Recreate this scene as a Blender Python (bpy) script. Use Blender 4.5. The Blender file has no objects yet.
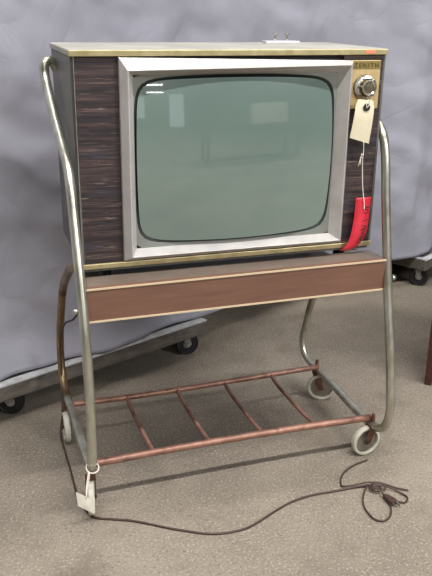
import bpy, bmesh, math, random
from mathutils import Vector, Matrix, noise
random.seed(7)
S = bpy.context.scene
COL = S.collection

# ------------------------------------------------------------------ camera
cam_data = bpy.data.cameras.new('camera')
cam = bpy.data.objects.new('camera', cam_data); COL.objects.link(cam)
yaw, pitch, roll = 0.3346, -0.3512, 0.0137
F = Vector((math.sin(yaw)*math.cos(pitch), math.cos(yaw)*math.cos(pitch), math.sin(pitch)))
R = Vector((math.cos(yaw), -math.sin(yaw), 0))
U = R.cross(F)
R2 = math.cos(roll)*R + math.sin(roll)*U
U2 = -math.sin(roll)*R + math.cos(roll)*U
M = Matrix((R2, U2, -F)).transposed().to_4x4()
M.translation = Vector((-0.2508, -1.6333, 1.1277))
cam.matrix_world = M
cam_data.sensor_fit = 'VERTICAL'
cam_data.sensor_height = 24.0
cam_data.lens = 768.42/576*24.0
cam_data.clip_start = 0.02
S.camera = cam

# ------------------------------------------------------------------ world, lights, exposure
S.view_settings.view_transform = 'Standard'
S.view_settings.look = 'None'
S.view_settings.gamma = 1.0
S.view_settings.use_curve_mapping = False
S.view_settings.exposure = 0.0
w = bpy.data.worlds.new('world'); S.world = w; w.use_nodes = True
wb = w.node_tree.nodes['Background']
wb.inputs['Color'].default_value = (0.90, 0.95, 1.0, 1)
wb.inputs['Strength'].default_value = 0.62

def area(name, loc, target, sx, sy, power, color=(1, 1, 1)):
    l = bpy.data.lights.new(name, 'AREA'); l.shape = 'RECTANGLE'
    l.size, l.size_y, l.energy, l.color = sx, sy, power, color
    o = bpy.data.objects.new(name, l); COL.objects.link(o)
    o.location = loc
    d = Vector(target) - Vector(loc)
    o.rotation_euler = d.to_track_quat('-Z', 'Y').to_euler()
    return o
# rows of ceiling tubes running across the hall, and an added fill light at the front right
for yy, pw in ((0.45, 80), (-1.75, 310), (-5.6, 190), (-9.5, 150), (-14.5, 130)):
    area('ceiling_tube_row', (0.6, yy, 4.6), (0.6, yy, 0), 5.0, 0.16, pw, (1, .975, .95))
area('front_right_fill', (3.6, -4.6, 3.1), (0.2, 0.3, 0.5), 1.2, 1.2, 125, (.96, .98, 1))  # added soft fill, throws the set's shadow onto the cloth
for yy in (-19.0, -24.5, -31.0):   # far ceiling lamps down the hall, caught by the picture tube
    area('ceiling_lamp_far', (-1.0, yy, 4.9), (-1.0, yy, 0), 2.2, 0.5, 120, (1, 1, 1))

# ------------------------------------------------------------------ materials
def mat(name, color, rough=.6, metal=0.0, coat=0.0):
    m = bpy.data.materials.new(name); m.use_nodes = True
    b = m.node_tree.nodes['Principled BSDF']
    b.inputs['Base Color'].default_value = (*color, 1)
    b.inputs['Roughness'].default_value = rough
    b.inputs['Metallic'].default_value = metal
    b.inputs['Coat Weight'].default_value = coat
    return m
def srgb(r, g, b):
    f = lambda c: (c/255/12.92) if c/255 <= .04045 else ((c/255+.055)/1.055)**2.4
    return (f(r), f(g), f(b))
def nz(m, scale=(1, 1, 1), nscale=5, detail=6, rough=.6, lo=.3, hi=.7, c1=(0, 0, 0), c2=(1, 1, 1), stops=None,
       bump=0.0, bump_dist=.002, coords='Object', rrange=None):
    """drive base colour of material m from object-space noise"""
    nt = m.node_tree; N = nt.nodes; L = nt.links; b = N['Principled BSDF']
    tc = N.new('ShaderNodeTexCoord'); mp = N.new('ShaderNodeMapping'); mp.inputs['Scale'].default_value = scale
    n = N.new('ShaderNodeTexNoise'); n.inputs['Scale'].default_value = nscale
    n.inputs['Detail'].default_value = detail; n.inputs['Roughness'].default_value = rough
    L.new(tc.outputs[coords], mp.inputs['Vector']); L.new(mp.outputs[0], n.inputs['Vector'])
    r = N.new('ShaderNodeValToRGB'); L.new(n.outputs['Fac'], r.inputs['Fac'])
    r.color_ramp.elements[0].position = lo; r.color_ramp.elements[0].color = (*c1, 1)
    r.color_ramp.elements[1].position = hi; r.color_ramp.elements[1].color = (*c2, 1)
    for p, c in (stops or []):
        e = r.color_ramp.elements.new(p); e.color = (*c, 1)
    L.new(r.outputs[0], b.inputs['Base Color'])
    if bump:
        bp = N.new('ShaderNodeBump'); bp.inputs['Strength'].default_value = bump; bp.inputs['Distance'].default_value = bump_dist
        L.new(n.outputs['Fac'], bp.inputs['Height']); L.new(bp.outputs[0], b.inputs['Normal'])
    if rrange:
        mr = N.new('ShaderNodeMapRange'); mr.inputs['To Min'].default_value, mr.inputs['To Max'].default_value = rrange
        L.new(n.outputs['Fac'], mr.inputs['Value']); L.new(mr.outputs[0], b.inputs['Roughness'])
    return m

def mix_layer(m, nscale, lo, hi, color, amount=1.0, scale=(1, 1, 1), detail=8, invert=False):
    """lays a second colour over the first where a noise is above lo"""
    nt = m.node_tree; N = nt.nodes; L = nt.links; b = N['Principled BSDF']
    src = b.inputs['Base Color'].links[0].from_socket if b.inputs['Base Color'].links else None
    tc = N.new('ShaderNodeTexCoord'); mp = N.new('ShaderNodeMapping'); mp.inputs['Scale'].default_value = scale
    mp.inputs['Location'].default_value = (3.1, 7.7, 1.3)
    n = N.new('ShaderNodeTexNoise'); n.inputs['Scale'].default_value = nscale; n.inputs['Detail'].default_value = detail
    L.new(tc.outputs['Object'], mp.inputs['Vector']); L.new(mp.outputs[0], n.inputs['Vector'])
    mr = N.new('ShaderNodeMapRange'); mr.inputs['From Min'].default_value = lo; mr.inputs['From Max'].default_value = hi
    mr.inputs['To Max'].default_value = amount
    L.new(n.outputs['Fac'], mr.inputs['Value'])
    mx = N.new('ShaderNodeMix'); mx.data_type = 'RGBA'
    L.new(mr.outputs[0], mx.inputs[0])
    if src: L.new(src, mx.inputs[6])
    else: mx.inputs[6].default_value = b.inputs['Base Color'].default_value
    mx.inputs[7].default_value = (*color, 1)
    L.new(mx.outputs[2], b.inputs['Base Color'])
    return m

MT = {}
MT['concrete'] = nz(mat('concrete', (.2, .18, .15), .8), nscale=1.6, detail=10, rough=.65, lo=.28, hi=.74,
                    c1=srgb(100, 92, 81), c2=srgb(146, 136, 122))
mix_layer(MT['concrete'], 170, .55, .68, srgb(190, 180, 164), .5, detail=3)
mix_layer(MT['concrete'], 120, .56, .72, srgb(72, 63, 54), .6, scale=(1, 1.2, 1), detail=3)
mix_layer(MT['concrete'], 9, .56, .75, srgb(92, 81, 69), .45, detail=9)
def bump_add(m, nscale, strength, dist):
    N = m.node_tree.nodes; L = m.node_tree.links
    tc = N.new('ShaderNodeTexCoord'); n = N.new('ShaderNodeTexNoise'); n.inputs['Scale'].default_value = nscale; n.inputs['Detail'].default_value = 5
    L.new(tc.outputs['Object'], n.inputs['Vector'])
    bp = N.new('ShaderNodeBump'); bp.inputs['Strength'].default_value = strength; bp.inputs['Distance'].default_value = dist
    L.new(n.outputs['Fac'], bp.inputs['Height']); L.new(bp.outputs[0], N['Principled BSDF'].inputs['Normal'])
bump_add(MT['concrete'], 90, .5, .002)
MT['curtain'] = nz(mat('grey_cloth', (.3, .3, .33), .75), nscale=2.2, detail=7, lo=.3, hi=.75,
                   c1=srgb(142, 142, 153), c2=srgb(162, 162, 173))
N = MT['curtain'].node_tree.nodes; L = MT['curtain'].node_tree.links
tc = N.new('ShaderNodeTexCoord'); n1 = N.new('ShaderNodeTexNoise'); n1.inputs['Scale'].default_value = 5; n1.inputs['Detail'].default_value = 5
n1.inputs['Distortion'].default_value = .8
m1 = N.new('ShaderNodeMath'); m1.operation = 'SUBTRACT'; m1.inputs[1].default_value = .5
m2 = N.new('ShaderNodeMath'); m2.operation = 'ABSOLUTE'; m3 = N.new('ShaderNodeMath'); m3.operation = 'POWER'; m3.inputs[1].default_value = .5
bp = N.new('ShaderNodeBump'); bp.inputs['Strength'].default_value = .22; bp.inputs['Distance'].default_value = .014
L.new(tc.outputs['Object'], n1.inputs['Vector']); L.new(n1.outputs['Fac'], m1.inputs[0]); L.new(m1.outputs[0], m2.inputs[0]); L.new(m2.outputs[0], m3.inputs[0])
L.new(m3.outputs[0], bp.inputs['Height']); L.new(bp.outputs[0], N['Principled BSDF'].inputs['Normal'])
MT['ceiling'] = mat('ceiling_paint', srgb(170, 170, 168), .9)
dp = mat('glow_panel', (.8, .85, .85), .6); db = dp.node_tree.nodes['Principled BSDF']
db.inputs['Emission Color'].default_value = (.85, .95, 1, 1); db.inputs['Emission Strength'].default_value = .8; MT['glow_panel'] = dp  # emission for the panels added to reflect in the screen
MT['wall'] = mat('painted_wall', srgb(150, 150, 150), .9)
# woodgrain veneer with worn horizontal streaks
v = nz(mat('veneer', (.1, .07, .07), .55), scale=(4.0, 4.0, 150), nscale=1.4, detail=10, rough=.8, lo=.34, hi=.70,
       c1=srgb(22, 18, 22), c2=srgb(118, 98, 92), stops=[(.45, srgb(46, 36, 38)), (.54, srgb(70, 54, 52))], bump=.25, bump_dist=.001)
mix_layer(v, 1.0, .60, .70, srgb(146, 130, 122), .55, scale=(22, 22, 240), detail=8)
mix_layer(v, 1.0, .50, .62, srgb(24, 20, 26), .75, scale=(6, 6, 90), detail=3)
mix_layer(v, 1.0, .58, .72, srgb(52, 52, 66), .7, scale=(7, 7, 40), detail=4)
MT['veneer'] = v
MT['cabinet_metal'] = nz(mat('cabinet_paint', (.2, .2, .19), .45), scale=(1, 1, 1), nscale=14, detail=6, c1=srgb(84, 85, 81), c2=srgb(108, 108, 102))
MT['lid'] = nz(mat('lid_paint', (.4, .4, .37), .5), nscale=6, detail=6, lo=.35, hi=.7, c1=srgb(150, 148, 138), c2=srgb(178, 176, 166))
MT['lid_trim'] = nz(mat('pale_brass', (.5, .45, .3), .38, .75), nscale=30, c1=srgb(178, 165, 120), c2=srgb(214, 202, 160))
MT['groove'] = mat('dark_groove', srgb(46, 44, 42), .7)
MT['bezel'] = nz(mat('bezel_paint', (.5, .5, .47), .38, .15), nscale=18, c1=srgb(178, 175, 172), c2=srgb(196, 193, 190))
MT['mask'] = nz(mat('mask_paint', (.3, .3, .3), .5), nscale=10, c1=srgb(112, 115, 109), c2=srgb(128, 131, 124))
MT['gasket'] = mat('black_rubber_gasket', srgb(28, 34, 33), .6)
g = nz(mat('tube_glass', (.2, .28, .25), .22), nscale=3, detail=3, c1=srgb(98, 117, 111), c2=srgb(108, 127, 120), coords='Object')
gb = g.node_tree.nodes['Principled BSDF']; gb.inputs['Coat Weight'].default_value = 1; gb.inputs['Coat Roughness'].default_value = .03; gb.inputs['Coat IOR'].default_value = 2.0
MT['glass'] = g
MT['gold'] = nz(mat('gold_plate', (.6, .5, .3), .42, .55), scale=(1, 1, 1), nscale=40, c1=srgb(196, 170, 118), c2=srgb(222, 198, 148))
MT['gold_dark'] = mat('gold_band', srgb(158, 140, 88), .4, .6)
MT['letter'] = mat('letter_dark', srgb(104, 88, 50), .5, .3)
MT['chrome'] = mat('chrome', srgb(200, 198, 190), .22, .9)
MT['dial_dark'] = nz(mat('dial_dark', (.1, .1, .08), .4, .5), nscale=90, c1=srgb(70, 66, 50), c2=srgb(120, 114, 90))
t = nz(mat('tube_nickel', (.4, .38, .3), .36, .85), scale=(1, 1, .35), nscale=24, detail=7, rough=.65, lo=.3, hi=.7,
       c1=srgb(158, 157, 140), c2=srgb(212, 212, 200), rrange=(.22, .42))
mix_layer(t, 9, .56, .72, srgb(112, 96, 70), .8, scale=(1, 1, .4))
MT['tube'] = t
t = nz(mat('tube_tarnished', (.3, .25, .15), .4, .7), scale=(1, 1, .35), nscale=22, detail=7, lo=.3, hi=.7,
       c1=srgb(112, 92, 60), c2=srgb(168, 150, 112))
mix_layer(t, 14, .5, .66, srgb(84, 56, 36), .8)
MT['tube_tarnish'] = t
t = nz(mat('copper_rail', (.4, .2, .14), .42, .35), scale=(1, 1, 1), nscale=20, detail=7, lo=.3, hi=.7,
       c1=srgb(116, 80, 66), c2=srgb(166, 126, 108))
mix_layer(t, 26, .52, .66, srgb(88, 60, 50), .75)
MT['copper'] = t
MT['rust'] = nz(mat('rusty_fork', (.1, .06, .04), .7, .3), nscale=60, c1=srgb(56, 36, 28), c2=srgb(112, 78, 60))
a = nz(mat('woodgrain_apron', (.2, .1, .07), .5), scale=(2, 4, 22), nscale=3, detail=8, rough=.6, lo=.3, hi=.72,
       c1=srgb(102, 72, 59), c2=srgb(122, 88, 72))
mix_layer(a, 220, .70, .76, srgb(166, 134, 114), .3, detail=2)
MT['apron'] = a
MT['shelf'] = nz(mat('shelf_top', (.25, .2, .16), .5), nscale=8, c1=srgb(100, 88, 80), c2=srgb(122, 109, 100))
MT['cream'] = mat('cream_edge', srgb(206, 186, 156), .5)
MT['wheel'] = nz(mat('clouded_plastic', (.6, .6, .55), .4), nscale=30, c1=srgb(176, 173, 158), c2=srgb(208, 204, 190))
MT['wheel_web'] = nz(mat('clouded_plastic_web', (.4, .4, .36), .5), nscale=30, c1=srgb(140, 133, 120), c2=srgb(162, 155, 142))
wwb = MT['wheel_web'].node_tree.nodes['Principled BSDF']; wwb.inputs['Transmission Weight'].default_value = .6; wwb.inputs['IOR'].default_value = 1.1
MT['black_rubber'] = mat('black_rubber', srgb(26, 26, 28), .55)
MT['zinc'] = nz(mat('zinc', (.4, .4, .4), .5, .6), nscale=40, c1=srgb(120, 118, 112), c2=srgb(170, 168, 162))
MT['deck'] = nz(mat('worn_timber', (.3, .28, .25), .85), scale=(3, 14, 14), nscale=4, detail=9, rough=.7, lo=.3, hi=.7,
                c1=srgb(62, 57, 52), c2=srgb(116, 109, 100), bump=.4)
MT['deck_edge'] = nz(mat('worn_paint', (.5, .5, .5), .7), nscale=20, detail=8, c1=srgb(140, 140, 140), c2=srgb(196, 197, 200))
MT['bright_plate'] = mat('aluminium_plate', srgb(206, 208, 212), .4, .3)
MT['paper'] = nz(mat('cream_card', (.7, .65, .5), .8), nscale=25, c1=srgb(226, 216, 184), c2=srgb(240, 232, 206))
MT['paper2'] = nz(mat('dusty_card', (.6, .6, .55), .8), nscale=30, c1=srgb(206, 200, 184), c2=srgb(226, 221, 207))
MT['string'] = mat('white_string', srgb(224, 216, 204), .8)
MT['eyelet'] = mat('eyelet', srgb(44, 48, 46), .5)
MT['red'] = nz(mat('red_plastic', (.7, .05, .08), .45), nscale=14, c1=srgb(190, 32, 52), c2=srgb(210, 50, 68))
MT['ink'] = mat('black_ink', srgb(70, 20, 26), .6)
MT['orange'] = mat('orange_sticker', srgb(226, 138, 100), .6)
MT['cord'] = mat('brown_cord', srgb(66, 46, 40), .5)
MT['walnut'] = nz(mat('dark_walnut', (.05, .02, .015), .4), scale=(3, 3, 22), nscale=3, detail=7, c1=srgb(46, 24, 20), c2=srgb(82, 46, 36))
MT['bakelite'] = mat('brown_back', srgb(58, 48, 42), .7)

# ------------------------------------------------------------------ helpers
def link(name, bm, m, parent=None, smooth=False, bevel=0, extra=None):
    bmesh.ops.remove_doubles(bm, verts=bm.verts, dist=1e-6)
    bmesh.ops.recalc_face_normals(bm, faces=bm.faces)
    me = bpy.data.meshes.new(name); bm.to_mesh(me); bm.free()
    me.materials.append(MT[m])
    for e in (extra or []): me.materials.append(MT[e])
    if smooth:
        for p in me.polygons: p.use_smooth = True
    o = bpy.data.objects.new(name, me); COL.objects.link(o)
    if parent: o.parent = parent
    if bevel:
        b = o.modifiers.new('bevel', 'BEVEL'); b.width = bevel; b.segments = 2; b.limit_method = 'ANGLE'
    return o
def link_auto(name, bm, m, parent=None, angle=35, bevel=0):
    o = link(name, bm, m, parent, bevel=bevel)
    me = o.data
    for p in me.polygons: p.use_smooth = True
    bm = bmesh.new(); bm.from_mesh(me)
    for e in bm.edges:
        if len(e.link_faces) == 2 and e.calc_face_angle(0) > math.radians(angle): e.smooth = False
    bm.to_mesh(me); bm.free()
    return o
def box(bm, x0, x1, y0, y1, z0, z1):
    v = [bm.verts.new(p) for p in ((x0, y0, z0), (x1, y0, z0), (x1, y1, z0), (x0, y1, z0), (x0, y0, z1), (x1, y0, z1), (x1, y1, z1), (x0, y1, z1))]
    for f in ((0, 1, 2, 3), (4, 5, 6, 7), (0, 1, 5, 4), (1, 2, 6, 5), (2, 3, 7, 6), (3, 0, 4, 7)):
        bm.faces.new([v[i] for i in f])
    return v
def smooth_path(pts, n=8):
    P = [Vector(p) for p in pts]; out = []
    for i in range(len(P)-1):
        a, b, c, d = P[max(i-1, 0)], P[i], P[i+1], P[min(i+2, len(P)-1)]
        for k in range(n):
            t = k/n
            # centripetal-ish: scale tangents to local segment
            L = (c-b).length
            la, lc = max((b-a).length, 1e-6), max((d-c).length, 1e-6)
            m0 = ((b-a)/la + (c-b)/L)*.5*L if i > 0 else (c-b)
            m1 = ((c-b)/L + (d-c)/lc)*.5*L if i < len(P)-2 else (c-b)
            t2, t3 = t*t, t*t*t
            out.append((2*t3-3*t2+1)*b + (t3-2*t2+t)*m0 + (-2*t3+3*t2)*c + (t3-t2)*m1)
    out.append(P[-1]); return out
def sweep(bm, pts, r, seg=14, flat=None, cap=True):
    """tube along pts; flat=(rx, rz) for an oval section"""
    rings = []; prev = None
    for i, p in enumerate(pts):
        tg = (pts[min(i+1, len(pts)-1)] - pts[max(i-1, 0)]).normalized()
        if prev is None:
            up = Vector((0, 0, 1)) if abs(tg.z) < .9 else Vector((1, 0, 0))
            n = (up - tg*up.dot(tg)).normalized()
        else:
            n = (prev - tg*prev.dot(tg)).normalized()
        prev = n; b = tg.cross(n)
        rn, rb = (r, r) if flat is None else flat
        rings.append([bm.verts.new(p + n*math.cos(a)*rn + b*math.sin(a)*rb) for a in [2*math.pi*k/seg for k in range(seg)]])
    for A, B in zip(rings, rings[1:]):
        for k in range(seg): bm.faces.new((A[k], A[(k+1) % seg], B[(k+1) % seg], B[k]))
    if cap:
        bm.faces.new(rings[0][::-1]); bm.faces.new(rings[-1])
def lathe(bm, prof, centre, axis, seg=32):
    """prof = [(radius, along)], about axis through centre"""
    ax = Vector(axis).normalized()
    u = ax.orthogonal().normalized(); v = ax.cross(u); c = Vector(centre); rings = []
    for r, h in prof:
        if r < 1e-6: rings.append([bm.verts.new(c+ax*h)])
        else: rings.append([bm.verts.new(c + ax*h + (u*math.cos(a)+v*math.sin(a))*r) for a in [2*math.pi*k/seg for k in range(seg)]])
    for A, B in zip(rings, rings[1:]):
        for k in range(seg):
            j = (k+1) % seg
            if len(A) == 1 and len(B) == 1: continue
            if len(A) == 1: bm.faces.new((A[0], B[j], B[k]))
            elif len(B) == 1: bm.faces.new((A[k], A[j], B[0]))
            else: bm.faces.new((A[k], A[j], B[j], B[k]))
def thing(name, label, cat, loc=(0, 0, 0), rz=0, group=None):
    o = bpy.data.objects.new(name, None); COL.objects.link(o)
    o.location = loc; o.rotation_euler = (0, 0, rz); o.empty_display_size = .05
    tag(o, label, cat, group); return o
def tag(o, label, cat, group=None):
    o['label'] = label; o['category'] = cat
    if group: o['group'] = group
    return o
def struct(o): o['kind'] = 'structure'; return o
def local(root, pts):
    bpy.context.view_layer.update()
    inv = root.matrix_world.inverted()
    return [inv @ Vector(p) for p in pts]
def sheet(bm, rows, th, nrm):
    """thin solid sheet from rows of points"""
    n = Vector(nrm)*th
    A = [[bm.verts.new(Vector(p)) for p in r] for r in rows]
    B = [[bm.verts.new(Vector(p)+n) for p in r] for r in rows]
    R_, C_ = len(rows), len(rows[0])
    for i in range(R_-1):
        for j in range(C_-1):
            bm.faces.new((A[i][j], A[i][j+1], A[i+1][j+1], A[i+1][j])); bm.faces.new((B[i][j], B[i+1][j], B[i+1][j+1], B[i][j+1]))
    for i in range(R_-1):
        for j in (0, C_-1): bm.faces.new((A[i][j], A[i+1][j], B[i+1][j], B[i][j]))
    for j in range(C_-1):
        for i in (0, R_-1): bm.faces.new((A[i][j], A[i][j+1], B[i][j+1], B[i][j]))

# ------------------------------------------------------------------ setting
bm = bmesh.new(); box(bm, -9, 10, -36, 4.5, -.1, 0); struct(link('floor', bm, 'concrete'))
bm = bmesh.new(); box(bm, -5.5, 7, .50, .56, 0, 3.2)
o = struct(link('shade_board', bm, 'wall')); o.location = (0, .60, 0); o.rotation_euler = (0, 0, math.atan2(.387, .922))  # unseen board added close behind the cloth to keep the gap dark
bm = bmesh.new(); box(bm, -9, 10, -36.1, -36, 0, 7.5); struct(link('wall_front', bm, 'wall'))
bm = bmesh.new(); box(bm, -9.1, -9, -36, -1.7, 0, 6); struct(link('wall_left', bm, 'wall'))
bm = bmesh.new(); box(bm, 10, 10.1, -36, 4.5, 0, 6); struct(link('wall_right', bm, 'wall'))
bm = bmesh.new(); box(bm, -9, 10, -36, 4.5, 5.4, 5.5); struct(link('ceiling', bm, 'ceiling'))
bm = bmesh.new(); box(bm, -9, 10, 4.5, 4.6, 0, 5.5); struct(link('wall_far', bm, 'wall'))
bm = bmesh.new(); box(bm, -9.1, -9, -1.7, 4.5, 0, 6); struct(link('wall_left', bm, 'wall'))

bm = bmesh.new(); box(bm, .9, 3.1, -35.99, -35.9, 0, 5.2); o = struct(link('reflected_glow_1', bm, 'glow_panel'))  # unseen glowing panel, added as a bright upright band in the screen reflection
bm = bmesh.new(); box(bm, -5.5, -2.9, -35.99, -35.9, 1.5, 5.2); o = struct(link('reflected_glow_2', bm, 'glow_panel'))  # second added glow, for the pale area at the left of the reflection

# grey backdrop cloth hanging over wrapped goods, standing along the line of the dollies
def line_y(x): return .53 + .42*x
ux, uy = .922, .387
bm = bmesh.new(); NU, NV = 480, 200; grid = []
for i in range(NU+1):
    s = -1.7 + 5.2*i/NU
    row = []
    for j in range(NV+1):
        q = j/NV; z = .135 + 2.3*q
        x = .0 + s*ux; y = .50 + s*uy
        
        d = .05*noise.noise(Vector((s*2.3, z*.35, 3.1)))
        d += .020*noise.noise(Vector((s*6.5, z*1.3, 1.7)))
        d += .012*noise.noise(Vector((s*5+z*4, z*4-s*3, 8.2)))
        d += .006*noise.noise(Vector((s*14+z*7, z*11-s*5, 5.5)))
        d += .0035*noise.ridged_multi_fractal(Vector((s*2.4+z*1.1, z*2.1-s*.8, 4.4)), 1.0, 2.1, 4, 1.0, 2.0)
        d += .004*abs(noise.noise(Vector((s*4.2-z*2.6, z*3.4+s*1.2, 9.9)))) + .0015*abs(noise.noise(Vector((s*9+z*5, z*6-s*4, 6.1))))
        d += .014*max(0, noise.noise(Vector((s*3.2, z*9+s*2, 2.2))))
        flare = .075*max(0, 1-(z-.13)/.30)**1.6
        d += flare*(1 if s < .62 else max(.3, 1-(s-.62)*1.6)) - .045
        d += .115*min(1, max(0, (s-1.35)/.3))
        row.append(bm.verts.new((x + uy*d, y - ux*d, z)))
    grid.append(row)
for i in range(NU):
    for j in range(NV): bm.faces.new((grid[i][j], grid[i+1][j], grid[i+1][j+1], grid[i][j+1]))
cur = link('backdrop_curtain', bm, 'curtain', smooth=True)
sm = cur.modifiers.new('thickness', 'SOLIDIFY'); sm.thickness = .004; sm.offset = 1
tag(cur, 'creased pale grey cloth backdrop hanging behind the television', 'curtain')

# table with boxes out in the hall, caught as a reflection in the picture tube
root = thing('work_table', 'long work table out in the hall, seen only as a reflection in the television screen', 'table', (2.1, -4.3, 0), 0)
bm = bmesh.new(); box(bm, -1.15, 1.15, -.38, .38, .74, .775); link('tabletop', bm, 'walnut', root, bevel=.003)
for tx in (-1.08, 1.08):
    for ty in (-.32, .32):
        bm = bmesh.new(); box(bm, tx-.025, tx+.025, ty-.025, ty+.025, 0, .74); link('leg', bm, 'walnut', root)
for nm, x0, ww, hh, lab in (('storage_box', -.85, .62, .36, 'lower brown carton at the left end of the work table in the hall'),
                            ('storage_box', .05, .80, .44, 'taller pale carton at the right end of the work table in the hall')):
    bm = bmesh.new(); x_ = 2.1+x0; box(bm, x_, x_+ww, -4.55, -4.1, .775, .775+hh)
    o = link(nm, bm, 'bakelite' if ww < .7 else 'paper2', bevel=.004); tag(o, lab, 'box')

# ------------------------------------------------------------------ dollies
def caster_parts(parent, loc, r, wid, ang, wheel_m='black_rubber', fork_m='zinc', top=None, hub_r=.45):
    """wheel with axle direction given by ang (about z), fork and swivel plate; returns caster object"""
    c = Vector(loc); ax = Vector((math.cos(ang), math.sin(ang), 0)); fw = Vector((-ax.y, ax.x, 0))
    bm = bmesh.new()
    lathe(bm, [(0, -wid*.3), (r*hub_r, -wid*.3), (r*hub_r*1.05, -wid*.42), (r*.82, -wid*.42), (r*.86, -wid*.5), (r*.95, -wid*.5), (r, -wid*.32), (r, wid*.32),
               (r*.95, wid*.5), (r*.86, wid*.5), (r*.82, wid*.42), (r*hub_r*1.05, wid*.42), (r*hub_r, wid*.3), (0, wid*.3)], c, ax, 36)
    wh = link_auto('wheel', bm, wheel_m, None, 30)
    bm = bmesh.new()
    lathe(bm, [(0, -wid*.42), (r*.38, -wid*.42), (r*.38, wid*.42), (0, wid*.42)], c, ax, 20)
    hub = link_auto('hub', bm, fork_m, None)
    # fork: two cheeks, plate, axle
    bm = bmesh.new()
    for s in (-1, 1):
        o = ax*s*(wid*.5+.004); tck = ax*.0015
        top_z = Vector((0, 0, r*1.12))
        back = fw*r*.55
        pl = [o + back*1 + top_z - fw*r*.1, o - fw*r*.25 + top_z, o - fw*r*.20 - Vector((0, 0, r*.05)), o - Vector((0, 0, r*.24)), o + fw*r*.20 - Vector((0, 0, r*.05))]
        a = [bm.verts.new(c+p-tck) for p in pl]; b = [bm.verts.new(c+p+tck) for p in pl]
        bm.faces.new(a); bm.faces.new(b[::-1])
        for k in range(5): bm.faces.new((a[k], a[(k+1) % 5], b[(k+1) % 5], b[k]))
    hw = wid*.5+.0055
    p0 = c + fw*r*.12
    vs = []
    for sz in (1.10, 1.17):
        for su, sv in ((-1, -1), (1, -1), (1, 1), (-1, 1)):
            vs.append(bm.verts.new(p0 + ax*hw*su + fw*r*.42*sv + Vector((0, 0, r*sz))))
    for f in ((0, 1, 2, 3), (4, 5, 6, 7), (0, 1, 5, 4), (1, 2, 6, 5), (2, 3, 7, 6), (3, 0, 4, 7)): bm.faces.new([vs[i] for i in f])
    lathe(bm, [(0, -hw-.003), (r*.13, -hw-.003), (r*.13, hw+.003), (0, hw+.003)], c, ax, 12)
    if top: lathe(bm, [(0, r*1.15), (r*.35, r*1.15), (r*.35, top-c.z), (0, top-c.z)], p0*Vector((1,1,0)).x*0 + Vector((p0.x, p0.y, c.z)), (0, 0, 1), 16)
    fk = link_auto('fork', bm, fork_m, None)
    return wh, hub, fk

def make_dolly(name, label, cx, cy, rz, L, W_, cast_spec):
    """cx,cy is the near front-left corner region; local x along length, y along depth"""
    root = thing(name, label, 'dolly', (cx, cy, 0), rz, None)
    bm = bmesh.new(); box(bm, 0, L, 0, W_, .078, .124)
    link('deck', bm, 'deck', root, bevel=.004)
    bm = bmesh.new(); box(bm, 0, L, -.002, .028, .124, .129); box(bm, 0, L, W_-.03, W_, .124, .129)
    box(bm, 0, .028, .028, W_-.03, .124, .129); box(bm, L-.028, L, .028, W_-.03, .124, .129)
    link('carpet_strip', bm, 'deck_edge', root, bevel=.001)
    for (x, y, a) in cast_spec:
        wh, hub, fk = caster_parts(None, (x, y, .04), .04, .026, a, top=.088)
        cr = bpy.data.objects.new('caster', None); COL.objects.link(cr); cr.parent = root; cr.empty_display_size = .03
        for o in (wh, hub, fk): o.parent = cr
    return root
PI = math.pi
# long dolly: right end at (.53,.66), runs back to the left along the cloth
aL = math.atan2(.42, 1)
d1L = 1.0
x1, y1 = .512, .655
make_dolly('wooden_dolly', 'long worn wooden dolly under the cloth, behind the left legs of the stand',
           x1-d1L*math.cos(aL), y1-d1L*math.sin(aL), aL, d1L, .42,
           [(d1L-.046, .05, 1.15), (d1L-.10, .36, 1.6), (.30, .065, .75), (.30, .36, 1.6)])
make_dolly('wooden_dolly', 'grey wooden dolly at the right edge behind the stand', 1.605, 1.005, .50, .75, .45,
           [(.035, .04, .35), (.07, .39, 1.5), (.66, .06, 1.4), (.66, .39, 1.5)])

# ------------------------------------------------------------------ dark wooden cabinet at right edge
root = thing('wooden_cabinet', 'dark walnut cabinet standing at the right edge of the picture', 'cabinet', (1.106, .230, 0), -.72)
bm = bmesh.new(); box(bm, 0, .022, 0, .42, 0, .70); link('side_panel', bm, 'walnut', root, bevel=.002)
bm = bmesh.new(); box(bm, .60, .622, 0, .42, 0, .70); link('side_panel', bm, 'walnut', root, bevel=.002)
bm = bmesh.new(); box(bm, .022, .60, .012, .41, .04, .69); link('body', bm, 'walnut', root)
for q in (.026, .313):
    bm = bmesh.new(); box(bm, q, q+.283, -.002, .012, .06, .68); dr = link('door', bm, 'walnut', root, bevel=.002)
    bm = bmesh.new(); lathe(bm, [(0, 0), (.006, 0), (.005, .012), (.011, .018), (0, .024)], (q+(.255 if q < .1 else .028), -.002, .40), (0, -1, 0), 16); link_auto('knob', bm, 'chrome', dr)
bm = bmesh.new(); box(bm, -.012, .634, -.02, .43, .70, .722); link('cabinet_top', bm, 'walnut', root, bevel=.003)

# ------------------------------------------------------------------ TV stand
XL, XR = -.018, .738
stand = thing('tv_stand', 'rolling tubular metal stand with brown woodgrain apron carrying the television', 'tv stand', (.36, .08, 0))
off = Vector((.36, .08, 0))
def P(*p): return Vector(p) - off
TR = .0110
def side(front, rear, x):
    bm = bmesh.new(); sweep(bm, smooth_path([P(*p) for p in front], 8), TR, 16)
    f = link('side_frame', bm, 'tube', stand, smooth=True)
    bm = bmesh.new(); sweep(bm, smooth_path([P(*p) for p in rear], 8), TR*.95, 16)
    r = link('rear_leg', bm, 'tube_tarnish' if x < .3 else 'tube', stand, smooth=True)
    return f, r
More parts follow.
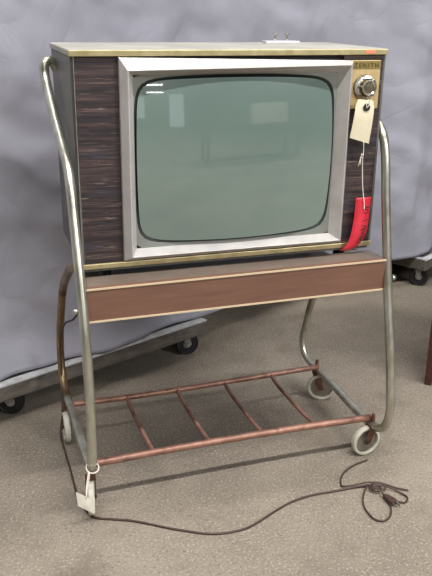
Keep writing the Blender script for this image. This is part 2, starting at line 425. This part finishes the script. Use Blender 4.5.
# left: hooked handle, front leg, bottom bend, side rail
side([(.000, .245, .985), (-.006, .243, .998), (-.014, .240, 1.005), (-.023, .236, 1.004), (-.028, .232, .995), (-.029, .228, .978), (-.028, .215, .958),
      (-.023, .14, .888), (-.019, .06, .832), (-.018, .022, .808), (-.018, -.010, .766), (-.018, -.032, .705), (-.018, -.060, .630), (-.018, -.093, .535), (-.018, -.122, .43),
      (-.018, -.134, .317), (-.018, -.134, .216), (-.018, -.122, .150), (-.018, -.092, .118), (-.018, -.05, .113), (-.018, .05, .116), (-.018, .17, .118), (-.018, .262, .116)],
     [(-.018, -.050, .588), (-.018, -.015, .580), (-.018, .05, .560), (-.018, .13, .515), (-.018, .19, .475), (-.018, .242, .420), (-.018, .31, .32), (-.018, .345, .245), (-.018, .350, .19), (-.018, .33, .145),
      (-.018, .29, .120), (-.018, .24, .116)], XL)
side([(.722, .245, .985), (.728, .243, .998), (.735, .240, 1.005), (.744, .236, 1.004), (.748, .232, .995), (.748, .228, .978), (.746, .215, .958),
      (.736, .12, .905), (.735, .055, .886), (.734, .019, .866), (.734, -.006, .843), (.734, -.022, .806), (.734, -.045, .692), (.734, -.068, .585), (.7345, -.090, .476), (.735, -.125, .328),
      (.736, -.143, .23), (.738, -.148, .18), (.738, -.140, .132), (.738, -.118, .102), (.738, -.085, .089), (.738, -.02, .083), (.738, .112, .089), (.738, .215, .094), (.738, .262, .096)],
     [(.724, .07, .542), (.733, .09, .538), (.738, .13, .518), (.738, .23, .450), (.738, .29, .37), (.738, .324, .297), (.738, .355, .205), (.738, .372, .145), (.738, .360, .112),
      (.738, .335, .098), (.738, .29, .094), (.738, .24, .094)], XR)
# shelf board and apron
bm = bmesh.new(); box(bm, .0, .720, -.060, .285, .485, .500)
for q in bm.verts:
    if q.co.y > .1: q.co.x = .042 if q.co.x < .3 else .680
    q.co -= off
link('shelf_board', bm, 'shelf', stand, bevel=.001)
bm = bmesh.new(); box(bm, -.005, .725, -.0690, -.006, .500, .5549)
for q in bm.verts: q.co -= off
link('shelf_ledge', bm, 'shelf', stand, bevel=.0015)
bm = bmesh.new(); box(bm, -.0060, .7260, -.0836, -.0690, .4768, .5549)
for q in bm.verts: q.co -= off
link('apron', bm, 'apron', stand, bevel=.001)
for zc in (.5549-.0025, .4768+.0005):
    bm = bmesh.new(); box(bm, -.0062, .7262, -.0858, -.0836, zc-.0018, zc+.0022)
    for q in bm.verts: q.co -= off
    o = link('edge_trim', bm, 'cream', stand); o['label'] = 'thin cream edge strip on the brown apron'
# rails
def tube_part(name, pts, r, m, n=6, seg=12):
    bm = bmesh.new(); sweep(bm, smooth_path([P(*p) for p in pts], n), r, seg)
    return link(name, bm, m, stand, smooth=True)
tube_part('front_rail', [(-.012, -.062, .107), (.2, -.060, .109), (.5, -.058, .107), (.735, -.062, .1035)], .0092, 'copper', 8)
tube_part('rear_rail', [(-.012, .232, .113), (.14, .236, .107), (.45, .240, .108), (.735, .252, .107)], .0078, 'copper', 8)
for xr in (.143, .288, .430, .577):
    tube_part('rung', [(xr-.001, .236, .107), (xr-.001, .19, .100), (xr, .08, .098), (xr+.001, -.01, .100), (xr, -.060, .107)], .0054, 'copper', 5, 10)
# casters of the stand
def stand_caster(sx, sy, wx, wy, a, zr, peg=.024):
    r = .042
    wid = .016; c = P(wx, wy, r); sp = P(sx, sy, 0); ax = Vector((math.cos(a), math.sin(a), 0)); fw = Vector((-ax.y, ax.x, 0))
    bm = bmesh.new()
    lathe(bm, [(r*.80, -wid*.22), (r*.82, -wid*.5), (r*.93, -wid*.5), (r, -wid*.3), (r, wid*.3), (r*.93, wid*.5), (r*.82, wid*.5), (r*.80, wid*.22), (r*.80, -wid*.22)], c, ax, 44)
    tyre = link_auto('wheel', bm, 'wheel', None, 40)
    bm = bmesh.new()
    lathe(bm, [(0, -wid*.35), (r*.22, -wid*.35), (r*.24, -wid*.14), (r*.81, -wid*.14), (r*.81, wid*.14), (r*.24, wid*.14), (r*.22, wid*.35), (0, wid*.35)], c, ax, 32)
    web = link_auto('wheel_web', bm, 'wheel_web', None, 40)
    bm = bmesh.new(); top = Vector((sp.x, sp.y, 0)); hz = r*2+.005
    for s in (-1, 1):
        o = ax*s*(wid*.5+.003); t_ = ax*.001
        T_ = top + (fw*0)
        T_ = Vector((sp.x, sp.y, hz)) + o; B_ = c + o
        m_ = T_.lerp(B_, .5) + fw*.003
        pl = [T_ + fw*.013, T_ - fw*.013, m_ - fw*.012, B_ - fw*.008 - Vector((0, 0, .004)), B_ - Vector((0, 0, .008)), B_ + fw*.008 - Vector((0, 0, .004)), m_ + fw*.011]
        A = [bm.verts.new(p-t_) for p in pl]; B = [bm.verts.new(p+t_) for p in pl]
        bm.faces.new(A); bm.faces.new(B[::-1]); n = len(pl)
        for k in range(n): bm.faces.new((A[k], A[(k+1) % n], B[(k+1) % n], B[k]))
    hw = wid*.5+.004; vs = []
    for sz in (hz-.003, hz+.001):
        for su, sv in ((-1, -.013), (1, -.013), (1, .013), (-1, .013)):
            vs.append(bm.verts.new(Vector((sp.x, sp.y, sz)) + ax*hw*su + fw*sv))
    for f in ((0, 1, 2, 3), (4, 5, 6, 7), (0, 1, 5, 4), (1, 2, 6, 5), (2, 3, 7, 6), (3, 0, 4, 7)): bm.faces.new([vs[i] for i in f])
    lathe(bm, [(0, -hw-.002), (.004, -hw-.002), (.004, hw+.002), (0, hw+.002)], c, ax, 10)
    fk = link_auto('fork', bm, 'rust', None)
    bm = bmesh.new(); b0 = Vector((sp.x, sp.y, 0))
    z2 = max(zr, hz+.004)
    lathe(bm, [(0, hz), (.0085, hz), (.0085, z2), (.0050, z2+.001), (.0050, zr+peg), (.0035, zr+peg+.002), (0, zr+peg+.002)], b0, (0, 0, 1), 14)
    st = link_auto('stem', bm, 'rust', None)
    e = bpy.data.objects.new('caster', None); COL.objects.link(e); e.parent = stand; e.empty_display_size = .03
    for o in (tyre, web, fk, st): o.parent = e
stand_caster(.738, -.074, .722, -.072, 1.68, .095)
stand_caster(.736, .262, .746, .244, -2.0+PI, .100)
stand_caster(-.018, -.085, -.021, -.098, -.14, .095, .0)
stand_caster(-.020, .262, -.028, .240, -.02, .112, .0)
# acorn nuts
for x, y, z, s in ((XL-.012, -.092, .510, -1), (XR+.010, -.083, .505, 1)):
    bm = bmesh.new()
    lathe(bm, [(0, 0), (.0065, 0), (.0068, .004), (.0055, .008), (.003, .0105), (0, .0115)], P(x, y, z), (s, 0, 0), 16)
    o = link_auto('bolt', bm, 'chrome', stand, 50); o['label'] = 'bright domed nut on the outer side of the frame'

# ------------------------------------------------------------------ television
TZ = .5549
tv = thing('television', 'vintage table television with grey-green screen and woodgrain sides on the stand', 'television', (0, 0, TZ), -.0159)
W_, Z0, Z1, D = .720, .5703-TZ, 1.0420-TZ, .315
def bx(name, m, x0, x1, y0, y1, z0, z1, bevel=.0015, parent=None):
    bm = bmesh.new(); box(bm, x0, x1, y0, y1, z0, z1)
    return link(name, bm, m, parent or tv, bevel=bevel)
# cabinet shell: open-fronted box with thickness so the face sits recessed
bm = bmesh.new()
e = .006
zb, zt = Z0, Z1-.0135
box(bm, -.005, .002, .0, D, zb, zt); box(bm, W_-.005, W_+.001, .0, D, zb, zt)
box(bm, .002, W_-.005, .0, D, zb, zb+.010)
for q in bm.verts:
    k = 1-(q.co.z-zb)/(zt-zb)
    q.co.x += (.005*k if q.co.x < .3 else -.001*k)
link('cabinet', bm, 'cabinet_metal', tv, bevel=.002)
o = bx('cabinet_lid', 'lid', -.008, W_+.003, .002, D+.004, Z1-.0135, Z1, .003); o['label'] = 'pale grey painted lid'
bx('face_board', 'groove', .002, W_-.005, .012, .022, zb+.010, Z1-.0135, 0)
bx('top_trim', 'lid_trim', -.008, W_+.003, -.006, .002, Z1-.0135, Z1-.001, .0015)
bx('bottom_trim', 'lid_trim', .002, W_-.001, -.006, .0, Z0+.001, Z0+.013, .0015)
bx('corner_groove', 'groove', -.0030, .0016, -.0012, .0, Z0+.013, Z1-.0135, 0)
bx('corner_trim', 'zinc', .0018, .0032, -.002, .0, Z0+.013, Z1-.0135, 0)
bx('plinth', 'cabinet_metal', .004, W_-.006, .002, .014, Z0-.0065, Z0, .001)
for fx in (.06, W_-.06):
    for fy in (.05, .25):
        bm = bmesh.new(); lathe(bm, [(0, -.0549), (.012, -.0549), (.015, Z0), (0, Z0)], (fx, fy, 0), (0, 0, 1), 16); link_auto('foot', bm, 'black_rubber', tv)
bm = bmesh.new(); box(bm, .012, W_-.012, D-.006, D, Z0+.01, Z1-.0135)
v = box(bm, .12, W_-.12, D, D+.085, Z0+.06, Z1-.07)
for q in v:
    if q.co.y > D+.05: q.co.x = .36+(q.co.x-.36)*.8; q.co.z = .22+(q.co.z-.22)*.8
link('back_cover', bm, 'bakelite', tv, bevel=.006)
# veneer panels
BX0, BX1, BZ0, BZ1 = .0895, .6320, .5935-TZ, 1.0245-TZ
bx('veneer_panel', 'veneer', .0035, .105, .001, .012, Z0+.013, Z1-.0135, 0)
bx('veneer_panel', 'veneer', .615, W_-.0045, .001, .012, Z0+.013, Z1-.0135, 0)
# bezel: mitred frame, from the lip inwards and back
def ring_rect(x0, x1, z0, z1, y, dr=0): return [Vector((x0, y, z0)), Vector((x1, y, z0)), Vector((x1, y, z1+dr)), Vector((x0, y, z1))]
bm = bmesh.new()
prof = [ring_rect(.0945, .6330, .5865-TZ, 1.0265-TZ, .011, -.010), ring_rect(.0945, .6330, .5865-TZ, 1.0265-TZ, -.010, -.010),
        ring_rect(.1085, .6215, .5975-TZ, 1.0020-TZ, -.0275, .007), ring_rect(.1105, .6200, .5990-TZ, 1.0005-TZ, -.0280, .007), ring_rect(.1250, .6005, .6115-TZ, .9900-TZ, -.002)]
rr = [[bm.verts.new(p) for p in r] for r in prof]
for A, B in zip(rr, rr[1:]):
    for k in range(4): bm.faces.new((A[k], A[(k+1) % 4], B[(k+1) % 4], B[k]))
link('bezel', bm, 'bezel', tv, bevel=.001)
# screen outline: bowed sides, rounded corners
SX0, SX1, SZ0, SZ1 = .1265, .5950, .6190-TZ, .9865-TZ
scx, scz, shx, shz = (SX0+SX1)/2, (SZ0+SZ1)/2, (SX1-SX0)/2, (SZ1-SZ0)/2
def outline(n, ox=0, exp=11.0):
    out = []
    for k in range(n):
        a = 2*PI*k/n
        c, s = math.cos(a), math.sin(a)
        # equalise angle
        r = (abs(c)**exp + abs(s)**exp)**(-1/exp)
        u_, v_ = c*r, s*r; bw = min(1, (exp-2)/9)
        out.append((scx + (shx+ox)*u_*(1-.030*bw*v_*v_), scz + (shz+ox)*v_*(1-.045*bw*u_*u_)))
    return out
N_ = 128
bm = bmesh.new()   # mask plate between bezel and tube
outer = []
for (x, z) in outline(N_):
    # project outwards to rect
    dx, dz = (x-scx)/(.2365 if x < scx else .2410), (z-scz)/(.1915 if z < scz else .1880)
    m_ = max(abs(dx), abs(dz)); outer.append((scx+(x-scx)/m_, scz+(z-scz)/m_))
A = [bm.verts.new((x, -.0025, z)) for x, z in outer]
B = [bm.verts.new((x, -.0015, z)) for x, z in outline(N_, .004)]
C_ = [bm.verts.new((x, .008, z)) for x, z in outline(N_, .003)]
for X, Y in ((A, B), (B, C_)):
    for k in range(N_): bm.faces.new((X[k], X[(k+1) % N_], Y[(k+1) % N_], Y[k]))
link_auto('screen_mask', bm, 'mask', tv, 40)
bm = bmesh.new()
A = [bm.verts.new((x, -.001, z)) for x, z in outline(N_, .0042)]
B = [bm.verts.new((x, .0005, z)) for x, z in outline(N_, -.0035)]
C_ = [bm.verts.new((x, .010, z)) for x, z in outline(N_, -.0045)]
for X, Y in ((A, B), (B, C_)):
    for k in range(N_): bm.faces.new((X[k], X[(k+1) % N_], Y[(k+1) % N_], Y[k]))
link('screen_gasket', bm, 'gasket', tv, smooth=True)
bm = bmesh.new(); ringv = []
K = 24
for i in range(K+1):
    f = math.sin(PI/2*i/K)
    if i == 0: ringv.append([bm.verts.new((scx, -.026, scz))]); continue
    row = []
    for (x, z) in outline(N_, -.002, exp=2 + 9.0*(i/K)**2):
        x_, z_ = scx+(x-scx)*f, scz+(z-scz)*f
        dx, dz = (x_-scx)/shx, (z_-scz)/shz
        y = -.026 + .019*dx*dx + .013*dz*dz
        y = min(y, .006)
        row.append(bm.verts.new((x_, y, z_)))
    ringv.append(row)
for A, B in zip(ringv, ringv[1:]):
    for k in range(N_):
        if len(A) == 1: bm.faces.new((A[0], B[(k+1) % N_], B[k]))
        else: bm.faces.new((A[k], A[(k+1) % N_], B[(k+1) % N_], B[k]))
o = link('screen', bm, 'glass', tv, smooth=True); o['label'] = 'bulging grey-green glass picture tube'
# control panel with brand and dial
CX0, CX1, CZ0, CZ1 = .6345, .7070, .908-TZ, 1.0165-TZ
panel = bx('control_panel', 'gold', CX0, CX1, -.004, .001, CZ0, CZ1, .001)
bx('brand_band', 'gold_dark', CX0+.001, CX1-.001, -.0055, -.004, CZ1-.0185, CZ1-.001, .0004, panel)
fc = bpy.data.curves.new('brand', 'FONT'); fc.body = 'ZENITH'; fc.size = .0150; fc.extrude = .0008; fc.align_x = 'CENTER'; fc.space_character = 1.28
fo = bpy.data.objects.new('brand_tmp', fc); COL.objects.link(fo); bpy.context.view_layer.update()
me = bpy.data.meshes.new_from_object(fo.evaluated_get(bpy.context.evaluated_depsgraph_get()))
bpy.data.objects.remove(fo)
lo = bpy.data.objects.new('brand_lettering', me); COL.objects.link(lo); lo.parent = panel; me.materials.clear(); me.materials.append(MT['letter'])
lo.matrix_parent_inverse = Matrix.Identity(4)
lo.rotation_euler = (PI/2, 0, 0); lo.location = ((CX0+CX1)/2-.001, -.0062, CZ1-.0152)
KX, KZ = .6695, .9570-TZ
bm = bmesh.new()
lathe(bm, [(0, 0), (.0295, 0), (.0295, .003), (.0260, .0065), (.0205, .0085), (.0180, .0065), (0, .0065)], (KX, -.004, KZ), (0, -1, 0), 48)
kn = link_auto('tuning_ring', bm, 'dial_dark', tv, 25); kn['label'] = 'dark numbered channel ring'
bm = bmesh.new()
lathe(bm, [(.0235, .004), (.0285, .0045), (.0255, .0100), (.0205, .0115), (.0195, .0088), (.0235, .004)], (KX, -.004, KZ), (0, -1, 0), 48)
k2 = link_auto('chrome_ring', bm, 'chrome', kn, 25)
for k in range(12):
    a = 2*PI*k/12
    bm = bmesh.new(); c = Vector((KX+math.cos(a)*.0217, -.0150, KZ+math.sin(a)*.0217))
    lathe(bm, [(0, 0), (.0011, 0), (.0011, .0014), (0, .0014)], c, (0, -1, 0), 8)
    link('ring_dot', bm, 'letter', kn)
bm = bmesh.new()
lathe(bm, [(0, 0), (.0125, 0), (.0150, .012), (.0178, .017), (.0172, .020), (.0150, .0202), (.0120, .017), (0, .016)], (KX, -.009, KZ), (0, -1, 0), 40)
link_auto('channel_knob', bm, 'chrome', kn, 25)
bm = bmesh.new()
lathe(bm, [(0, 0), (.0142, 0), (.0130, .0015), (0, .0025)], (KX, -.0252, KZ), (0, -1, 0), 32)
o = link_auto('knob_face', bm, 'dial_dark', kn, 40); o['label'] = 'dull bronze knob face'
for a in (55, 170, 305):
    bm = bmesh.new(); aa = math.radians(a); d_ = Vector((math.cos(aa), 0, math.sin(aa))); s_ = Vector((-d_.z, 0, d_.x))
    b0 = Vector((KX, -.020, KZ)) + d_*.013
    pts = [b0 - s_*.0035, b0 + s_*.0035, b0 + d_*.0105 + s_*.0012, b0 + d_*.0105 - s_*.0012]
    X = [bm.verts.new(p) for p in pts]; Y = [bm.verts.new(p - Vector((0, .007, 0))) for p in pts]
    bm.faces.new(X); bm.faces.new(Y[::-1])
    for k in range(4): bm.faces.new((X[k], X[(k+1) % 4], Y[(k+1) % 4], Y[k]))
    link('knob_fin', bm, 'chrome', kn, bevel=.0006)
bm = bmesh.new(); box(bm, .665, .690, -.0068, -.0058, Z1-.0105, Z1-.003); link('orange_sticker', bm, 'orange', tv)
# antenna bracket on lid
br = bx('antenna_bracket', 'bright_plate', .520, .612, .245, .277, Z1, Z1+.006, .001)
for ax_ in (.560, .592):
    bm = bmesh.new(); lathe(bm, [(0, 0), (.0035, 0), (.0042, .0035), (.0028, .004), (.0028, .0135), (.0058, .0145), (.0060, .0185), (.0035, .0195), (0, .0195)], (ax_-.010, .261, Z1+.006), (0, 0, 1), 14)
    link_auto('terminal_screw', bm, 'chrome', br)

# ------------------------------------------------------------------ tags
# cream card tag hanging by its eyelet from the knob
root = thing('hang_tag', 'cream card tag with dark eyelet hanging from the channel knob', 'tag', (.675, -.036, .93))
def L3(*p): return Vector(p) - Vector((.675, -.036, .93))
bm = bmesh.new(); rows = []
for k in range(9):
    t_ = k/8
    a = Vector((.6335, -.045, .930)).lerp(Vector((.6300, -.034, .8445)), t_); b = Vector((.6810, -.045, .925)).lerp(Vector((.6815, -.034, .829)), t_)
    y = Vector((0, -.002*math.sin(t_*4), 0))
    if k == 0: rows.append([a+Vector((.004, 0, .004))-Vector((.675, -.036, .93)), (a+b)/2+Vector((0, 0, .004))-Vector((.675, -.036, .93)), b+Vector((-.004, 0, .004))-Vector((.675, -.036, .93))])
    else: rows.append([L3(*(a+y)), L3(*((a+b)/2+y+Vector((0, -.001, 0)))), L3(*(b+y))])
sheet(bm, rows, .0006, (0, -1, 0)); link('card', bm, 'paper', root, smooth=False)
bm = bmesh.new()
lathe(bm, [(.0022, 0), (.0090, 0), (.0090, .0009), (.0022, .0012), (.0022, 0)], L3(.6600, -.0472, .9150), (0, -1, -.1), 24)
link_auto('eyelet', bm, 'eyelet', root)
bm = bmesh.new()
sweep(bm, smooth_path([L3(.660, -.049, .914), L3(.6625, -.051, .919), L3(.667, -.050, .924), L3(.671, -.045, .932)], 6), .0010, 8)
sweep(bm, smooth_path([L3(.6605, -.049, .914), L3(.6575, -.051, .918), L3(.658, -.050, .925), L3(.664, -.046, .932)], 6), .0010, 8)
link('string_loop', bm, 'string', root, smooth=True)
# string below the card down to the red strip
bm = bmesh.new()
S0 = Vector((.672, -.02, .84))
root = thing('knotted_string', 'white knotted string running from the cream tag down to the red strip', 'string', S0)
bm = bmesh.new()
q_ = lambda *p: Vector(p)-S0
sweep(bm, smooth_path([q_(.6655, -.036, .834), q_(.669, -.033, .815), q_(.670, -.030, .790), q_(.674, -.027, .760), q_(.679, -.026, .72), q_(.683, -.029, .690), q_(.685, -.0315, .668)], 6), .0012, 8)
link('strand', bm, 'string', root, smooth=True)
bm = bmesh.new(); sweep(bm, smooth_path([q_(.6665, -.028, .800), q_(.6620, -.030, .785), q_(.6600, -.029, .776)], 5), .0010, 8)
sweep(bm, smooth_path([q_(.6675, -.028, .806), q_(.6650, -.030, .792), q_(.6655, -.029, .780)], 5), .0010, 8)
sweep(bm, smooth_path([q_(.6650, -.030, .802), q_(.6690, -.033, .803), q_(.6700, -.028, .798), q_(.6660, -.028, .795)], 5), .0014, 8)
link('knot', bm, 'string', root, smooth=True)
# red strip curling under the bottom edge
root = thing('red_tag', 'red plastic strip tag with dark writing, curling under the right bottom corner', 'tag', (.675, -.02, .64))
o0 = Vector((.675, -.02, .64))
bm = bmesh.new(); rows = []
ks = [(.6640, .7045, .6975, -.024), (.6620, .7030, .675, -.026), (.6600, .7010, .652, -.028), (.6570, .6985, .630, -.030), (.6530, .6950, .609, -.031),
      (.6490, .6880, .593, -.030), (.6430, .6790, .580, -.028), (.6370, .6700, .571, -.025), (.6310, .6620, .5655, -.020)]
sm_l = smooth_path([(a, y, z) for a, b, z, y in ks], 4); sm_r = smooth_path([(b, y, z) for a, b, z, y in ks], 4)
rows = [[l-o0, (l+r)/2-o0+Vector((0, -.0015, 0)), r-o0] for l, r in zip(sm_l, sm_r)]
sheet(bm, rows, .0006, (0, -1, 0)); link('strip', bm, 'red', root, smooth=True)
# hand lettering along the right edge of the strip
def on_strip(t_, u):
    i = min(int(t_*(len(sm_l)-1)), len(sm_l)-2); f = t_*(len(sm_l)-1)-i
    l = sm_l[i].lerp(sm_l[i+1], f); r = sm_r[i].lerp(sm_r[i+1], f)
    return l.lerp(r, u) - o0 + Vector((0, -.0018, 0))
bm = bmesh.new()
glyphs = [[(0, 0), (1, .25), (0, .5), (1, .8)], [(0, 0), (.5, .1), (1, 0)], [(.1, .5), (1, .1)], [(0, .1), (1, .5), (0, .9), (.9, 1)], [(0, 0), (.9, .2), (.2, .6), (1, .9)], [(.1, 0), (1, .4), (.1, .8), (.9, .9)], [(0, .2), (.8, 0), (1, .7), (.1, .9)]]
for gi, g_ in enumerate(glyphs):
    t0 = .12 + gi*.083
    sweep(bm, smooth_path([on_strip(t0 + .065*b, .56 + .36*a) for a, b in g_], 3), .0009, 6)
link('writing', bm, 'ink', root, smooth=True)
# dusty tag tied to the foot of the left front leg
root = thing('leg_tag', 'dusty white tag tied round the foot of the left front leg', 'tag', (-.03, -.11, 0))
o0 = Vector((-.03, -.11, 0))
bm = bmesh.new()
TL, TRr, BLr, BRr = Vector((-.0620, -.150, .099)), Vector((-.0220, -.1520, .069)), Vector((-.0590, -.150, .061)), Vector((-.0225, -.1510, .031))
rows = [[TL.lerp(BLr, t_)-o0, (TL.lerp(BLr, t_)+TRr.lerp(BRr, t_))/2-o0+Vector((0, -.0015*math.sin(t_*3), 0)), TRr.lerp(BRr, t_)-o0] for t_ in [k/6 for k in range(7)]]
sheet(bm, rows, .0007, (0, -1, 0)); link('card', bm, 'paper2', root)
bm = bmesh.new()
cc = Vector((-.018, -.1225, .137)); pts = []
for k in range(25):
    a = 2*PI*k/24
    pts.append(cc + Vector((math.cos(a)*.0142, math.sin(a)*.0150, math.sin(a)*.006)) - o0)
sweep(bm, pts, .0016, 8, cap=False)
sweep(bm, smooth_path([p-o0 for p in (Vector((-.029, -.133, .135)), Vector((-.033, -.140, .12)), Vector((-.038, -.147, .10)), Vector((-.040, -.1535, .078)))], 5), .0014, 8)
sweep(bm, smooth_path([p-o0 for p in (Vector((-.027, -.135, .133)), Vector((-.030, -.141, .12)), Vector((-.036, -.147, .10)), Vector((-.040, -.1535, .078)))], 5), .0014, 8)
link('string_loop', bm, 'string', root, smooth=True)

# ------------------------------------------------------------------ power cord
c0 = Vector((.3, -.2, 0))
root = thing('power_cord', 'brown power cord trailing over the floor to a loose tangle', 'cord', c0)
Q = lambda pts, r=.0035: [Vector((p[0], p[1], p[2] if len(p) > 2 else r)) - c0 for p in pts]
bm = bmesh.new()
rr_ = .0027
main = Q([(.20, .345, .60), (.10, .34, .53), (.05, .22, .46), (.000, .13, .41), (-.016, .24, .345), (-.020, .325, .26), (-.022, .325, .14), (-.030, .29, .06), (-.042, .26, .012), (-.042, .20, rr_), (-.042, .08, rr_), (-.042, -.035, rr_), (-.036, -.085, rr_), (-.020, -.125, rr_+.001), (.02, -.145, rr_), (.057, -.162, rr_), (.158, -.231, rr_), (.229, -.268, rr_), (.301, -.272, rr_),
          (.345, -.256, rr_), (.392, -.233, rr_), (.445, -.212, rr_), (.5, -.202, rr_), (.56, -.204, rr_), (.600, -.205, rr_), (.635, -.208, .005), (.660, -.214, .007), (.676, -.226, .009), (.672, -.240, .009), (.655, -.240, .008), (.650, -.225, .007)])
sweep(bm, smooth_path(main, 6), rr_, 8)
link('cable', bm, 'cord', root, smooth=True)
bm = bmesh.new()
sweep(bm, smooth_path(Q([(.600, -.202, .008), (.592, -.192, .004), (.598, -.172, .004), (.625, -.140, .004), (.665, -.118, .004), (.712, -.106, .004)]), 8), .0021, 8)
sweep(bm, smooth_path(Q([(.600, -.202, .008), (.620, -.205, .010), (.655, -.205, .010), (.685, -.213, .008), (.715, -.240, .005), (.741, -.259, .004)]), 8), .0021, 8)
sweep(bm, smooth_path(Q([(.650, -.214, .010), (.630, -.235, .006), (.608, -.270, .004), (.600, -.305, .004), (.603, -.335, .004), (.618, -.347, .004), (.640, -.338, .004), (.658, -.315, .005), (.668, -.285, .007), (.668, -.255, .010)]), 8), .0021, 8)
sweep(bm, smooth_path(Q([(.650, -.222, .012), (.672, -.215, .012), (.690, -.228, .010), (.680, -.246, .010), (.658, -.243, .010), (.655, -.228, .013), (.685, -.232, .011), (.712, -.255, .005), (.722, -.285, .004), (.705, -.300, .004), (.690, -.292, .005)]), 8), .0020, 8)
link('tangled_loops', bm, 'cord', root, smooth=True)
bm = bmesh.new()
a = Vector((.668, -.262, .008)); b = Vector((.676, -.300, .008))
u = (b-a).normalized(); n = Vector((-u.y, u.x, 0))
v = []
for t_, hw, hh in ((0, .004, .004), (.35, .0075, .006), (.7, .0095, .007), (1, .0095, .007)):
    c = a.lerp(b, t_) - c0
    v.append([bm.verts.new(c + n*hw*s1 + Vector((0, 0, hh*s2))) for s1, s2 in ((-1, -1), (1, -1), (1, 1), (-1, 1))])
for A, B in zip(v, v[1:]):
    for k in range(4): bm.faces.new((A[k], A[(k+1) % 4], B[(k+1) % 4], B[k]))
bm.faces.new(v[0][::-1]); bm.faces.new(v[-1])
pl = link('plug', bm, 'cord', root, bevel=.002)
for s in (-1, 1):
    bm = bmesh.new(); p0 = b + n*.005*s - c0
    w1, w2 = n*.0006, Vector((0, 0, .0028)); vs = []
    for e_ in (p0, p0+u*.014):
        vs += [bm.verts.new(e_+w1*i+w2*j) for i, j in ((-1, -1), (1, -1), (1, 1), (-1, 1))]
    for f in ((0, 1, 2, 3), (4, 5, 6, 7), (0, 1, 5, 4), (1, 2, 6, 5), (2, 3, 7, 6), (3, 0, 4, 7)): bm.faces.new([vs[i] for i in f])
    link('prong', bm, 'zinc', pl)
